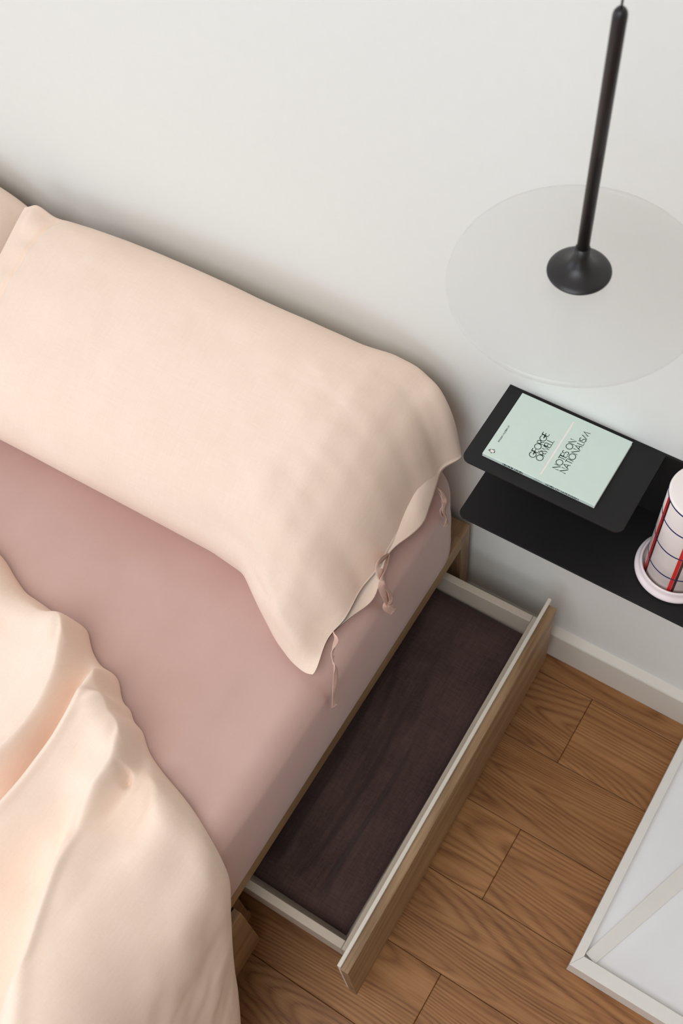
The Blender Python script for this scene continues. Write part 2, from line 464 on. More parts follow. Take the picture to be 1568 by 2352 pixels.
M['mint'] = plain('mint_cover_paper', lin(209, 223, 213), .55, .3, mott=.012)
M['paper'] = plain('page_paper', lin(238, 230, 210), .9, .1, mott=.05)
M['ink'] = plain('dark_green_ink', lin(22, 40, 34), .6, .2)
M['rule'] = plain('pale_pink_ink', lin(240, 230, 224), .6, .2)
M['ceramic'] = plain('pinkish_glaze', lin(240, 226, 226), .14, .5)
M['candle'] = plain('white_wax', lin(243, 232, 226), .28, .45)
M['blue'] = plain('navy_line', lin(28, 44, 98), .3, .4)
M['red'] = plain('red_line', lin(214, 40, 38), .3, .4)
M['maroon'] = plain('maroon_line', lin(72, 28, 30), .3, .4)
def frosted():
    """thin satin glass: mostly see-through, a little milky, a soft gloss"""
    t = NT('frosted_glass', .2, .5); nt = t.t; out = nt.nodes['Material Output']
    tr = t.n('ShaderNodeBsdfTransparent'); tr.inputs['Color'].default_value = (.985, .985, .985, 1)
    tl = t.n('ShaderNodeBsdfTranslucent'); tl.inputs['Color'].default_value = (.93, .94, .93, 1)
    df = t.n('ShaderNodeBsdfDiffuse'); df.inputs['Color'].default_value = (.93, .94, .93, 1)
    gl = t.n('ShaderNodeBsdfGlossy'); gl.inputs['Roughness'].default_value = .25
    m0 = t.n('ShaderNodeMixShader'); m0.inputs[0].default_value = .5; t.link(tl, 0, m0, 1); t.link(df, 0, m0, 2)
    lw = t.n('ShaderNodeLayerWeight'); lw.inputs['Blend'].default_value = .35
    pw_ = t.math('POWER', (lw, 'Facing'), 3.0); fc = t.math('MULTIPLY_ADD', (pw_, 0), .55); fc.inputs[2].default_value = .035
    m1 = t.n('ShaderNodeMixShader'); t.link(fc, 0, m1, 0); t.link(tr, 0, m1, 1); t.link(m0, 0, m1, 2)
    m2 = t.n('ShaderNodeMixShader'); m2.inputs[0].default_value = .03; t.link(m1, 0, m2, 1); t.link(gl, 0, m2, 2)
    nt.links.new(m2.outputs[0], out.inputs['Surface'])
    return t.m
M['glass'] = frosted()
def clear():
    t = NT('window_glass', .02, .5); t.b.inputs['Transmission Weight'].default_value = 1; t.b.inputs['IOR'].default_value = 1.0
    return t.m

# ---------------------------------------------------------------- the room
XL, XR, YF, ZC = -2.1, 2.6, -4.0, 2.65
wall_b = MB().box(XL, XR, 0, .12, -.05, ZC).build('wall_back', M['wall'])
tag(wall_b, 'plain white painted wall behind the bed and shelf', kind='structure')
wr = MB().box(XR, XR + .12, YF, .12, -.05, ZC).build('wall_right', M['grey_wall']); tag(wr, 'plain greige side wall', kind='structure')
# side wall with a tall window
wl = MB()
wl.box(XL - .12, XL, YF, -2.95, -.05, ZC).box(XL - .12, XL, -.55, .12, -.05, ZC).box(XL - .12, XL, -2.95, -.55, -.05, .6).box(XL - .12, XL, -2.95, -.55, 2.5, ZC)
tag(wl.build('wall_left', M['wall']), 'white side wall with tall window', kind='structure')
wf = MB()
wf.box(XL - .12, -1.1, YF - .12, YF, -.05, ZC).box(1.4, XR + .12, YF - .12, YF, -.05, ZC).box(-1.1, 1.4, YF - .12, YF, -.05, .7).box(-1.1, 1.4, YF - .12, YF, 2.5, ZC)
tag(wf.build('wall_front', M['wall']), 'white wall with a wide window', kind='structure')
cl = MB().box(XL - .12, -.55, YF - .12, .12, ZC, ZC + .1).box(.75, XR + .12, YF - .12, .12, ZC, ZC + .1).box(-.55, .75, YF - .12, -2.35, ZC, ZC + .1).box(-.55, .75, -1.05, .12, ZC, ZC + .1)  # square gap is made up, cut only for the overhead fill lamp
tag(cl.build('ceiling', M['ceiling']), 'white ceiling with an opening for the added overhead fill', kind='structure')
win = MB()
for y0, y1, z0, z1 in ((-2.95, -2.89, .6, 2.5), (-.61, -.55, .6, 2.5), (-1.78, -1.72, .66, 2.44), (-2.89, -.61, .6, .66), (-2.89, -.61, 2.44, 2.5)):
    win.box(XL - .09, XL - .03, y0, y1, z0, z1)
tag(win.build('window_1', M['white_frame']), 'white window frame in the side wall', kind='structure')
win = MB()
for x0, x1, z0, z1 in ((-1.1, -1.04, .7, 2.5), (1.34, 1.4, .7, 2.5), (.12, .18, .76, 2.44), (-1.04, 1.34, .7, .76), (-1.04, 1.34, 2.44, 2.5)):
    win.box(x0, x1, YF - .09, YF - .03, z0, z1)
tag(win.build('window_2', M['white_frame']), 'white window frame in the front wall', kind='structure')

# floor: oak planks laid along the wall, every plank its own piece
floor = MB().box(XL, XR, YF, 0, -.05, -.004).build('floor', M['subfloor']); tag(floor, 'oak plank floor laid parallel to the wall', kind='structure')
PW, PL = .1390, 1.26
rng = np.random.RandomState(4)
plank_cache = {}
def plank(x0, x1, y0, y1, tint):
    key = (round(x1 - x0, 4), round(y1 - y0, 4))
    if key not in plank_cache:
        g = .0004
        plank_cache[key] = MB().box(-key[0] / 2 + g, key[0] / 2 - g, -key[1] / 2 + g, key[1] / 2 - g, -.0045, 0, .0009)
    mb = plank_cache[key]
    if isinstance(mb, MB):
        o = mb.build('plank', M['oak_floor'], floor); plank_cache[key] = o.data
    else:
        o = bpy.data.objects.new('plank', mb); col.objects.link(o); o.parent = floor
    o.location = ((x0 + x1) / 2, (y0 + y1) / 2, 0); o.color = tint
    return o
# tints of the planks the photograph shows: row -> (left of the joint at x = .245, right of it)
TINT = {0: ((.90, .84, .78), (.90, .84, .78)), 1: ((.90, .83, .77), (.98, .92, .85)), 2: ((.92, .85, .78), (.92, .85, .78)),
        3: ((1.10, 1.06, .98), (1.0, .93, .86)), 4: ((1.0, .94, .88), (1.0, .94, .88)), 5: ((1.06, 1.0, .92), (.98, .9, .82)), 6: ((.96, .9, .84), (.96, .9, .84))}
row = 0; y = 0.0
edges = [0.0, -.0555]
while edges[-1] > YF: edges.append(edges[-1] - PW)
for r in range(len(edges) - 1):
    y1, y0 = edges[r], max(edges[r + 1], YF)
    off = .245 if r % 2 == 1 else .245 - PL / 2
    k = math.floor((XL - off) / PL)
    while off + k * PL < XR:
        x0, x1 = max(off + k * PL, XL), min(off + (k + 1) * PL, XR)
        if x1 - x0 > .02:
            if r in TINT and x0 < .5 and x1 > 0:
                c = TINT[r][0] if x1 < .3 else TINT[r][1]
            else:
                v = rng.uniform(.82, 1.08); c = (v, v * .95, v * .9)
            plank(x0, x1, y0, y1, (*c, 1))
        k += 1

# skirting board with a sloping top edge
sk = MB().prism([(0, 0), (-.0165, 0), (-.0165, .086), (-.0150, .0885), (0, .0955)][::-1], 'x', XL, XR).build('baseboard_back', M['skirting'])
tag(sk, 'white painted baseboard along the foot of the wall', kind='structure')

# ---------------------------------------------------------------- bed
BA = math.radians(.35)          # the bed stands a touch askew to the wall
BPX, BPY = -.042, -.018
def bed_turn(o):
    rot_about(o, BPX, BPY, BA)
bed = empty('bed', (BPX, BPY, 0), BA)
tag(bed, 'low oak bed frame with storage drawers under the mattress', 'bed')
def bp(mb, name, mat, parent=bed, s=False):
    """build in bed coordinates (origin at the head corner, x outwards, y towards the wall)"""
    return mb.build(name, mat, parent, s)
BL, BW = 2.05, 1.56
# side rail: upright board with eased edges, mitred into the post at the head end
bp(MB().prism([(-.030, .300), (-.0015, .300), (0, .3015), (0, .3355), (-.0015, .337), (-.045, .337), (-.045, .325), (-.030, .322)], 'y', -BL, -.0295), 'side_rail', M['oak_bed'])
mb = MB()
mb.add([(-.030, -.0295, .300), (0, -.0295, .300), (0, 0, .337), (0, -.0295, .337), (-.045, 0, .337), (-.045, -.0295, .337), (-.045, 0, .325), (-.045, -.0295, .325)],
       [(3, 2, 4, 5), (1, 2, 3), (0, 6, 2, 1), (6, 4, 2)])
bp(mb, 'rail_end', M['oak_bed'])
bp(MB().prism([(-.0290, 0), (0, 0), (0, .3365), (-.0010, .3365), (-.0290, .2975)], 'x', -.030, -.0006), 'head_post', M['oak_bed_z'])
bp(MB().box(-BW, -.045, -.028, -.002, .02, .337, .001), 'head_board', M['oak_bed_x'])
bp(MB().prism([(-BW, .297), (-BW + .03, .297), (-BW + .03, .325), (-BW + .045, .325), (-BW + .045, .337), (-BW, .337)], 'y', -BL, -.0295), 'side_rail', M['oak_bed'])
bp(MB().box(-BW, 0, -BL - .028, -BL, .0, .337, .001), 'foot_board', M['oak_bed_x'])
for k in range(10):
    y1 = -.04 - k * .201
    bp(MB().box(-BW + .031, -.031, y1 - .19, y1, .305, .321), 'base_slat', M['oak_bed_x'])
bp(MB().box(-BW, -.03, -.702, -.686, .03, .297), 'divider', M['oak_bed'])
bp(MB().box(-BW / 2 - .01, -BW / 2 + .01, -BL, -.03, .03, .300), 'centre_board', M['oak_bed'])
bp(MB().box(-BW, -BW + .02, -BL, -.03, .02, .296), 'far_side_panel', M['oak_bed'])
for yy in (-.70,):
    bp(MB().box(-.10, -.040, yy - .03, yy + .02, 0, .03), 'foot_block', M['oak_bed'])

# open drawer (child of the bed): box of pale board, oak front with a bevelled grip edge
def drawer(xf, ya, yb, ang, name='drawer', lip=True):
    """xf: outer face of the oak front, ya (far, by the wall) > yb (near); local origin at the front's far end"""
    zt, zb = .2815, .062
    L = ya - yb
    d = MB().box(-.62, -.030, -L + .026, -.028, .1865, .1925)
    bottom = bp(d, name, M['board'])
    q = lambda m, n, mat: m.build(n, mat, bottom)
    q(MB().box(-.62, -.0305, -.0405, -.0275, .186, .250, .0008), 'side_board', M['board'])
    q(MB().box(-.62, -.0305, -L + .0255, -L + .0385, .186, .250, .0008), 'side_board', M['board'])
    q(MB().box(-.0300, -.0195, -L + .0255, -.0275, .186, .250, .0006), 'inner_front_board', M['board'])
    q(MB().box(-.62, -.608, -L + .0385, -.0405, .186, .245), 'back_board', M['board'])
    if lip: q(MB().box(-.0192, -.0132, -L, .0, zb + .01, zt, .0007), 'lip_strip', M['board_lip'])
    q(MB().prism([(-.0130, zb), (0.0, zb), (0.0, zt - .0095), (-.0006, zt - .0083), (-.0018, zt - .0078), (-.0130, zt - .0072)], 'y', -L - .0015, -.008), 'oak_front', M['oak_bed'])
    bottom.parent = bed
    return bottom
dr = drawer(0, -.045, -.715, 0)
# place in world: outer face x = .150 at y = -.715 and .142 at the wall end
mw = Matrix.Translation((.1425, -.045, 0)) @ Matrix.Rotation(math.radians(.75), 4, 'Z')
bed_m = Matrix.Translation((BPX, BPY, 0)) @ Matrix.Rotation(BA, 4, 'Z')
dr.matrix_local = bed_m.inverted() @ mw
dc = drawer(0, -.722, -1.36, 0, lip=False)
dc.matrix_local = Matrix.Translation((.0125, -.703, .012))
for o in (dr,): o['label'] = 'drawer pulled open'
dc['label'] = 'closed drawer'

# mattress in its fitted sheet
def mattress_mesh():
    x1, x0, y1, y0, z0, z1 = .0015, -1.53, -.016, -2.0, .337, MAT_TOP
    rc = .075
    # plan outline (counter-clockwise), rounded corners; then a vertical profile
    out = []
    def corner(cx, cy, a0):
        for k in range(17):
            t = math.radians(a0 + 90 * k / 16); out.append((cx + rc * math.cos(t), cy + rc * math.sin(t)))
    def side(p, q, n):
        for k in range(1, n): out.append((p[0] + (q[0] - p[0]) * k / n, p[1] + (q[1] - p[1]) * k / n))
    corner(x1 - rc, y1 - rc, 0); side((x1 - rc, y1), (x0 + rc, y1), 60)
    corner(x0 + rc, y1 - rc, 90); side((x0, y1 - rc), (x0, y0 + rc), 80)
    corner(x0 + rc, y0 + rc, 180); side((x0 + rc, y0), (x1 - rc, y0), 60)
    corner(x1 - rc, y0 + rc, 270); side((x1, y0 + rc), (x1, y1 - rc), 110)
    out = np.array(out); nxt = np.roll(out, -1, 0) - np.roll(out, 1, 0)
    nrm = np.stack([nxt[:, 1], -nxt[:, 0]], 1); nrm /= np.hypot(nrm[:, 0], nrm[:, 1])[:, None]
    prof = [(-.008, z0 + .0005), (-.002, z0 + .003), (.0005, z0 + .008), (.0015, z0 + .030), (.002, z0 + .07), (.0025, z0 + .10), (.0005, z0 + .13)]
    re = .050
    for k in range(1, 14):
        t = math.radians(90 * k / 13); prof.append((-re * (1 - math.cos(t)) * .85, z1 - re * .85 + re * .85 * math.sin(t)))
    V = []; n = len(out)
    for k, (o, z) in enumerate(prof):
        p = out + nrm * o
        side_w = smooth(z0 + .02, z0 + .06, z) * (1 - .6 * smooth(z1 - .03, z1, z))
        bul = .0025 * vnoise(out[:, 0] * 7, out[:, 1] * 7, 5) + .0012 * vnoise(out[:, 1] * 3 + z * 55, out[:, 0] * 3 + z * 20, 8)
        p = p + nrm * (bul * side_w)[:, None]
        # soft pull lines near the top edge
        V += [(a, b, z) for a, b in p]
    F = []
    m = len(prof)
    for i in range(m - 1):
        for k in range(n):
            k2 = (k + 1) % n; F.append((i * n + k, i * n + k2, (i + 1) * n + k2, (i + 1) * n + k))
    # top: concentric rings shrinking to a centre line
    last = np.array(V[-n:])
    c = np.array([(x0 + x1) / 2, (y0 + y1) / 2]); half = np.array([(x1 - x0) / 2, (y1 - y0) / 2])
    rings = np.concatenate([np.linspace(.985, .4, 60), [.2, .05]])
    off = len(V) - n
    for s in rings:
        q = last[:, :2] - c; e = .55
        pl = c + np.stack([np.sign(q[:, 0]) * np.maximum(np.abs(q[:, 0]) - half[0] * (1 - s), 0), np.sign(q[:, 1]) * np.maximum(np.abs(q[:, 1]) - half[0] * (1 - s), 0)], 1)
        tt = np.minimum((1 - s) * half[0] / .08, 1)
        zz = z1 + .003 * tt + .0024 * fbm(pl[:, 0] * 4, pl[:, 1] * 6, 3, 2) * tt \
            + tt * (.0030 * vnoise(pl[:, 0] * 30 + pl[:, 1] * 5, pl[:, 1] * 3.2, 6) + .0016 * vnoise(pl[:, 0] * 55 - pl[:, 1] * 8, pl[:, 1] * 5, 16)) * smooth(-.30, -.06, pl[:, 0])
        V += [(a, b, z) for (a, b), z in zip(pl, zz)]
        for k in range(n):
            k2 = (k + 1) % n; F.append((off + k, off + k2, off + n + k2, off + n + k))
        off += n
    return V, F
V, F = mattress_mesh()
mt = mesh_obj('mattress', V, F, M['mauve'], None, True)
mt.matrix_world = bed_m
tag(mt, 'mattress in a dusty mauve fitted sheet on the oak bed', 'mattress')

# ---------------------------------------------------------------- pillows
pw = empty('pillow', (-.42, -.21, MAT_TOP)); tag(pw, 'plump peach linen pillow with tie strings hanging off the mattress edge', 'pillow', 'peach pillows')
V, F = pillow_mesh()
po = np.array([-.42, -.21, MAT_TOP])
mesh_obj('pillowcase', V - po, F, M['peach'], pw, True)
def tie(paths_w, name='tie'):
    """twisted cloth tape: list of (points, widths, twists)"""
    mb = MB()
    for pts, wd, tw in paths_w:
        p = np.array(pts, float); n = 60
        tt = np.linspace(0, len(p) - 1, n); i = np.clip(tt.astype(int), 0, len(p) - 2); f = tt - i
        pm = np.vstack([p[0] * 2 - p[1], p, p[-1] * 2 - p[-2]])
        q = []
        for k in range(n):
            a, b, c, d = pm[i[k]], pm[i[k] + 1], pm[i[k] + 2], pm[i[k] + 3]; t = f[k]
            q.append(.5 * ((2 * b) + (-a + c) * t + (2 * a - 5 * b + 4 * c - d) * t * t + (-a + 3 * b - 3 * c + d) * t ** 3))
        q = np.array(q); tg = np.gradient(q, axis=0); tg /= np.linalg.norm(tg, axis=1)[:, None]
        out = np.array([.85, -.3, .42])
        sd = np.cross(tg, out); sd /= np.linalg.norm(sd, axis=1)[:, None]
        up = np.cross(sd, tg)
        u = np.linspace(0, 1, n)
        ang = np.interp(u, np.linspace(0, 1, len(tw)), np.radians(tw)); wv = np.interp(u, np.linspace(0, 1, len(wd)), wd)
        across = sd * np.cos(ang)[:, None] + up * np.sin(ang)[:, None]; nn = np.cross(tg, across)
        V = []
        for k in range(n):
            for e, h in ((-1, 0), (-.5, .0009), (0, -.0004), (.5, .0009), (1, 0)):
                V.append(q[k] + across[k] * wv[k] / 2 * e + nn[k] * h)
        m = len(V)
        V2 = V + [v + nn[j // 5] * .0009 for j, v in enumerate(V)]
        F = [f2 for f2 in grid_faces(n, 5)] + [[x + m for x in f2[::-1]] for f2 in grid_faces(n, 5)]
        for k in range(n - 1):
            F += [[k * 5, (k + 1) * 5, (k + 1) * 5 + m, k * 5 + m], [k * 5 + 4, k * 5 + 4 + m, (k + 1) * 5 + 4 + m, (k + 1) * 5 + 4]]
        F += [[0, 1, 1 + m, m], [1, 2, 2 + m, 1 + m], [2, 3, 3 + m, 2 + m], [3, 4, 4 + m, 3 + m]]
        e0 = (n - 1) * 5
        F += [[e0 + k, e0 + m + k, e0 + m + k + 1, e0 + k + 1] for k in range(4)]
        mb.add(np.array(V2) - po, F)
    return mb.build(name, M['tie'], pw, True)
tie([([(-0.06, -0.38, 0.5768), (-0.048, -0.3923, 0.5837), (-0.036, -0.4159, 0.6037), (-0.03, -0.4243, 0.5954), (-0.028, -0.4265, 0.5706), (-0.027, -0.4334, 0.5408), (-0.027, -0.4425, 0.5082), (-0.026, -0.4451, 0.4848)], [0.007, 0.008, 0.012, 0.006, 0.01, 0.01, 0.009, 0.008, 0.009], [10, 60, 0, 85, 20, 10, 40, 0])])
tie([([(-0.06, -0.2386, 0.571), (-0.046, -0.2785, 0.6264), (-0.036, -0.2909, 0.6193), (-0.03, -0.2876, 0.5769), (-0.029, -0.2833, 0.541), (-0.028, -0.2938, 0.535), (-0.027, -0.2809, 0.4965)], [0.008, 0.018, 0.016, 0.011, 0.013, 0.015, 0.012], [0, 0, 30, 60, 20, -30, 0]),
     ([(-0.06, -0.2353, 0.5657), (-0.046, -0.2646, 0.5956), (-0.034, -0.2895, 0.6203), (-0.03, -0.3011, 0.6139), (-0.029, -0.2964, 0.5754), (-0.029, -0.2899, 0.5327)], [0.005, 0.005, 0.006, 0.01, 0.011, 0.008], [30, 60, 20, -20, 10, 30])])
tie([([(-0.056, -0.1029, 0.569), (-0.046, -0.1062, 0.5658), (-0.04, -0.11, 0.5513), (-0.036, -0.1182, 0.5451), (-0.034, -0.1147, 0.5183), (-0.034, -0.1155, 0.4903)], [0.006, 0.007, 0.012, 0.011, 0.008, 0.011], [60, 30, 0, 20, 60, 0]),
     ([(-0.058, -0.1007, 0.5617), (-0.046, -0.1087, 0.5594), (-0.041, -0.112, 0.5432), (-0.038, -0.1238, 0.5478), (-0.037, -0.1214, 0.5297), (-0.037, -0.1149, 0.5277)], [0.004, 0.004, 0.006, 0.006, 0.006, 0.005], [20, 50, 10, 20, 60, 0])])
pf = mesh_obj('pillow', *pillow_far_mesh(), M['peach'], None, True)
tag(pf, 'second peach pillow further along the wall, tucked behind the plump pillow', 'pillow', 'peach pillows')

# ---------------------------------------------------------------- duvet
DUVET_FOLDS = [
    ([(-.262, -.520), (-.251, -.555), (-.226, -.592), (-.200, -.642), (-.186, -.701), (-.190, -.75), (-.218, -.813), (-.27, -.90)], .046, .012, .062, .05, .3),
    ([(-.172, -.650), (-.172, -.70), (-.170, -.751), (-.174, -.804), (-.186, -.854), (-.21, -.93)], -.026, .010, .011, .25, .3),
    ([(-.178, -.560), (-.160, -.635), (-.150, -.686), (-.147, -.74), (-.152, -.817), (-.168, -.90), (-.19, -1.0)], .040, .052, .011, .06, .3),
    ([(-.125, -.600), (-.137, -.637), (-.151, -.668)], .010, .008, .012, .1, .5),
    ([(-.100, -.605), (-.072, -.665), (-.061, -.692), (-.060, -.737), (-.060, -.790)], .044, .010, .044, .05, .35),
    ([(-.055, -.684), (-.044, -.712)], -.022, .0045, .0045, .3, .5),
    ([(-.066, -.735), (-.060, -.775), (-.047, -.82), (-.031, -.871), (-.008, -.933), (.009, -.991), (.023, -1.05), (.04, -1.15)], .046, .060, .011, .25, .2),
    ([(-.105, -.78), (-.082, -.85), (-.058, -.90), (-.025, -.97), (0, -1.06)], -.020, .022, .030, .3, .3),
    ([(-.036, -.655), (.002, -.702), (.014, -.737), (.012, -.777), (-.004, -.825)], .016, .020, .014, .12, .45),
    ([(.035, -.680), (.055, -.73), (.065, -.789), (.08, -.86)], .008, .022, .02, .2, .3),
]
V, F = duvet_mesh()
dv = mesh_obj('duvet', V, F, M['peach'], None, True)
md = dv.modifiers.new('thickness', 'SOLIDIFY'); md.thickness = .003; md.offset = -1
tag(dv, 'rumpled peach linen duvet bunched on the bed and hanging over its side', 'duvet')

# ---------------------------------------------------------------- blanket folded in the open drawer
def blanket_mesh():
    nx, ny = 150, 200
    xs = np.linspace(-.47, .1095, nx); ys = np.linspace(-.6650, -.0905, ny)
    A, B = np.meshgrid(xs, ys, indexing='ij')
    lean = A + .10 * (B + .4) + .010 * vnoise(B * 5, A * 3, 2)
    h = .016 * vnoise(lean * 20, B * 1.2, 7) + .010 * vnoise(lean * 46, B * 1.8 + 9, 8) + .0040 * vnoise(lean * 105, B * 2.5, 5)
    h = h * (.35 + .65 * smooth(-.15, -.45, B))
    d, pos = polydist(A, B, BLANKET_CREASE)
    h = h - .026 * np.exp(-(d / .009) ** 2) * smooth(0, .2, pos) * (1 - smooth(.85, 1, pos)) + .007 * np.exp(-((d - .028) / .020) ** 2) + .006 * np.exp(-((d + .024) / .018) ** 2)
    d2, pos2 = polydist(A, B, BLANKET_CREASE2)
    h = h - .015 * np.exp(-(d2 / .007) ** 2) * smooth(0, .2, pos2) * (1 - smooth(.8, 1, pos2))
    h = h + .0010 * fbm(A * 60, B * 30, 14, 2)
    ed = np.minimum(np.minimum(A - xs[0], xs[-1] - A), np.minimum(B - ys[0], ys[-1] - B))
    rim = 1 - np.sqrt(np.clip(1 - (1 - np.clip(ed / .040, 0, 1)) ** 2, 0, 1))
    Z = .2105 + .75 * h * smooth(0, .055, ed) - .014 * rim
    Z = .1945 + .006 * np.log1p(np.exp((Z - .1945) / .006))
    V = np.stack([A, B, Z], -1).reshape(-1, 3)
    return V, grid_faces(nx, ny)
BLANKET_CREASE = [(-.010, -.25), (.000, -.36), (.004, -.46), (.000, -.56), (-.012, -.66)]
BLANKET_CREASE2 = [(.035, -.30), (.045, -.42), (.040, -.54), (.030, -.66)]
V, F = blanket_mesh()
V = np.asarray(V)
c, s = math.cos(math.radians(.75)), math.sin(math.radians(.75))
bl = mesh_obj('blanket', V, F, M['brown'], None, True)
tag(bl, 'dark brown twill blanket folded inside the open bed drawer', 'blanket')

# ---------------------------------------------------------------- wall shelf
ZS, ZL, SD = .738, .596, .1405
def rounded_plate(x0, x1, y0, y1, z0, z1, r, left=True, right=True):
    pts = [(x1, y1), (x0, y1)]
    def arc(cx, cy, a0):
        return [(cx + r * math.cos(math.radians(a0 + 90 * k / 10)), cy + r * math.sin(math.radians(a0 + 90 * k / 10))) for k in range(11)]
    pts += arc(x0 + r, y0 + r, 180) if left else [(x0, y0)]
    pts += arc(x1 - r, y0 + r, 270) if right else [(x1, y0)]
    return MB().prism(pts, 'z', z0, z1)
sh = empty('wall_shelf', (.0, 0, ZL)); tag(sh, 'two-tier black steel shelf fixed to the white wall', 'shelf')
def shp(mb, name):
    o = mb.build(name, M['black'], sh); o.location = (0, 0, -ZL)
    bv = o.modifiers.new('edge', 'BEVEL'); bv.width = .0004; bv.segments = 2; bv.limit_method = 'ANGLE'
    return o
shp(rounded_plate(-.0015, .2275, -SD + .001, -.0035, ZS - .003, ZS, .012), 'upper_plate')
shp(rounded_plate(-.0015, .62, -SD - .003, -.0035, ZL - .003, ZL, .012), 'lower_plate')
shp(MB().box(-.0015, .62, -.0034, -.0004, ZL - .003, ZS), 'back_plate')

# ---------------------------------------------------------------- book
BX, BY, BT = .0215, -.1212, .0064
bk = empty('book', (BX, BY, ZS)); tag(bk, 'slim mint green paperback lying on the upper shelf plate', 'book')
W, H = .1610, .1115
# cover wraps the spine on the -y side
prof = [(0, 0), (H, 0), (H, .0004), (.0010, .0004), (.0004, .0010), (.0004, BT - .0010), (.0010, BT - .0004), (H, BT - .0004), (H, BT), (.0008, BT), (.0002, BT - .0006), (0, BT - .0012)]
MB().prism(prof[::-1][:] if False else prof, 'x', 0, W).build('cover', M['mint'], bk)
MB().box(.0006, W - .0006, .0010, H - .0008, .0005, BT - .0005).build('pages', M['paper'], bk)
# stroke lettering: geometric capitals of circles and straight lines, unit cap height
def arcp(cx, cy, rx, ry, a0, a1, n=26):
    return [(cx + rx * math.cos(math.radians(a0 + (a1 - a0) * k / n)), cy + ry * math.sin(math.radians(a0 + (a1 - a0) * k / n))) for k in range(n + 1)]
def glyph(ch):
    O = arcp(.5, .5, .5, .5, 0, 360, 40)
    if ch == 'G': return 1.0, [arcp(.5, .5, .5, .5, 42, 352) + [(1.0, .46), (.52, .46)]]
    if ch == 'O': return 1.0, [O]
    if ch == '0': return .62, [arcp(.31, .5, .31, .5, 0, 360, 30)]
    if ch == '7': return .52, [[(0, 1), (.52, 1), (.16, 0)]]
    if ch == 'E': return .50, [[(.5, 1), (.03, 1), (.03, 0), (.5, 0)], [(.03, .52), (.48, .52)]]
    if ch == 'R': return .55, [[(.03, 0), (.03, 1), (.25, 1)] + arcp(.27, .72, .27, .28, 88, -90, 16) + [(.03, .44)], [(.24, .44), (.55, 0)]]
    if ch == 'P': return .52, [[(.03, 0), (.03, 1), (.25, 1)] + arcp(.27, .72, .26, .28, 88, -90, 16) + [(.03, .44)]]
    if ch == 'W': return 1.0, [[(0, 1), (.26, 0), (.5, .95), (.74, 0), (1, 1)]]
    if ch == 'L': return .40, [[(.03, 1), (.03, 0), (.40, 0)]]
    if ch == 'N': return .78, [[(.03, 0), (.03, 1), (.75, 0), (.75, 1)]]
    if ch == 'T': return .50, [[(0, 1), (.5, 1)], [(.25, 1), (.25, 0)]]
    if ch == 'I': return .08, [[(.04, 0), (.04, 1)]]
    if ch == 'U': return .60, [[(.03, 1), (.03, .3)] + arcp(.3, .3, .27, .30, 180, 360, 16) + [(.57, 1)]]
    if ch == 'D': return .70, [[(.03, 0), (.03, 1), (.22, 1)] + arcp(.22, .5, .46, .5, 90, -90, 20) + [(.03, 0)]]
    if ch == 'S': return .50, [arcp(.25, .755, .225, .245, 25, 270, 16)[:-1] + arcp(.25, .255, .24, .255, 90, -155, 16)]
    if ch == 'A': return .84, [[(0, 0), (.46, 1), (.74, 0)], [(.16, .34), (.64, .34)]]
    if ch == 'M': return 1.22, [[(.0, 0), (.40, 1), (.56, .08), (.98, 1), (1.15, 0)]]
    return .34, []
def lettering(text, u0, u1, v_top, v_base, stroke, gap=.07):
    """reads along the cover's +y; letter tops point to -x.  u: along the text, v: across (x)"""
    h = v_base - v_top; x = 0; items = []
    for ch in text:
        w, strokes = glyph(ch); items.append((x, strokes)); x += w + gap
    tot = x - gap; sx = (u1 - u0) / tot; out = []
    for x, strokes in items:
        for st in strokes:
            out.append([(v_base - q[1] * h, u0 + (x + q[0]) * sx) for q in st])
    return out
def put(mb, lines, stroke, z):
    for l in lines: mb.ribbon(l, stroke, z)
ZI = BT + .00008
def ink(name, *jobs, mat='ink'):
    mb = MB()
    for lines, st in jobs: put(mb, lines, st, ZI)
    return mb.build(name, M[mat], bk)
ink('author_name', (lettering('GEORGE', .0258, .0690, .0535, .0622, 0, .075), .0010), (lettering('ORWELL', .0258, .0626, .0637, .0724, 0, .06), .0010))
ink('title', (lettering('NOTES ON', .0247, .0768, .0889, .0976, 0, .085), .0010), (lettering('NATIONALISM', .0245, .0970, .0993, .1080, 0, .10), .0010))
ink('series_line', (lettering('PENGUIN MODERN 07', .0256, .0552, .0089, .0108, 0, .12), .00036))
mb = MB(); mb.ribbon([(.0807, .0083), (.0807, .1025)], .0022, ZI); mb.build('rule', M['rule'], bk)
# little bird emblem: outline, pale belly
mb = MB()
cu, cv = .0092, .0088
body = [(-.0040, .0002), (-.0034, .0013), (-.0022, .0019), (-.0002, .0024), (.0018, .0022), (.0032, .0012), (.0036, 0), (.0032, -.0012), (.0018, -.0022), (-.0002, -.0024), (-.0020, -.0016), (-.0030, -.0010), (-.0040, .0002)]
mb.ribbon([(cu + a, cv + b) for a, b in body], .00050, ZI)
mb.ribbon([(cu - .0010, cv + .0022), (cu + .0016, cv + .0036), (cu + .0030, cv + .0030)], .0007, ZI)
mb.ribbon([(cu - .0010, cv - .0022), (cu + .0016, cv - .0034)], .0006, ZI)
mb.ribbon([(cu - .0040, cv + .0002), (cu - .0046, cv - .0016)], .0006, ZI)
mb.ribbon([(cu - .0034, cv + .0013), (cu - .0022, cv - .0010)], .0009, ZI)
mb.ribbon([(cu + .0034, cv + .0018), (cu + .0042, cv + .0002), (cu + .0040, cv - .0018)], .0006, ZI)
mb.build('emblem', M['ink'], bk)
mb = MB(); mb.add([(cu + a * .9, cv + b * .9, ZI - .00003) for a, b in body[:-1]], [tuple(range(12))[::-1]]); mb.build('emblem_belly', M['rule'], bk)
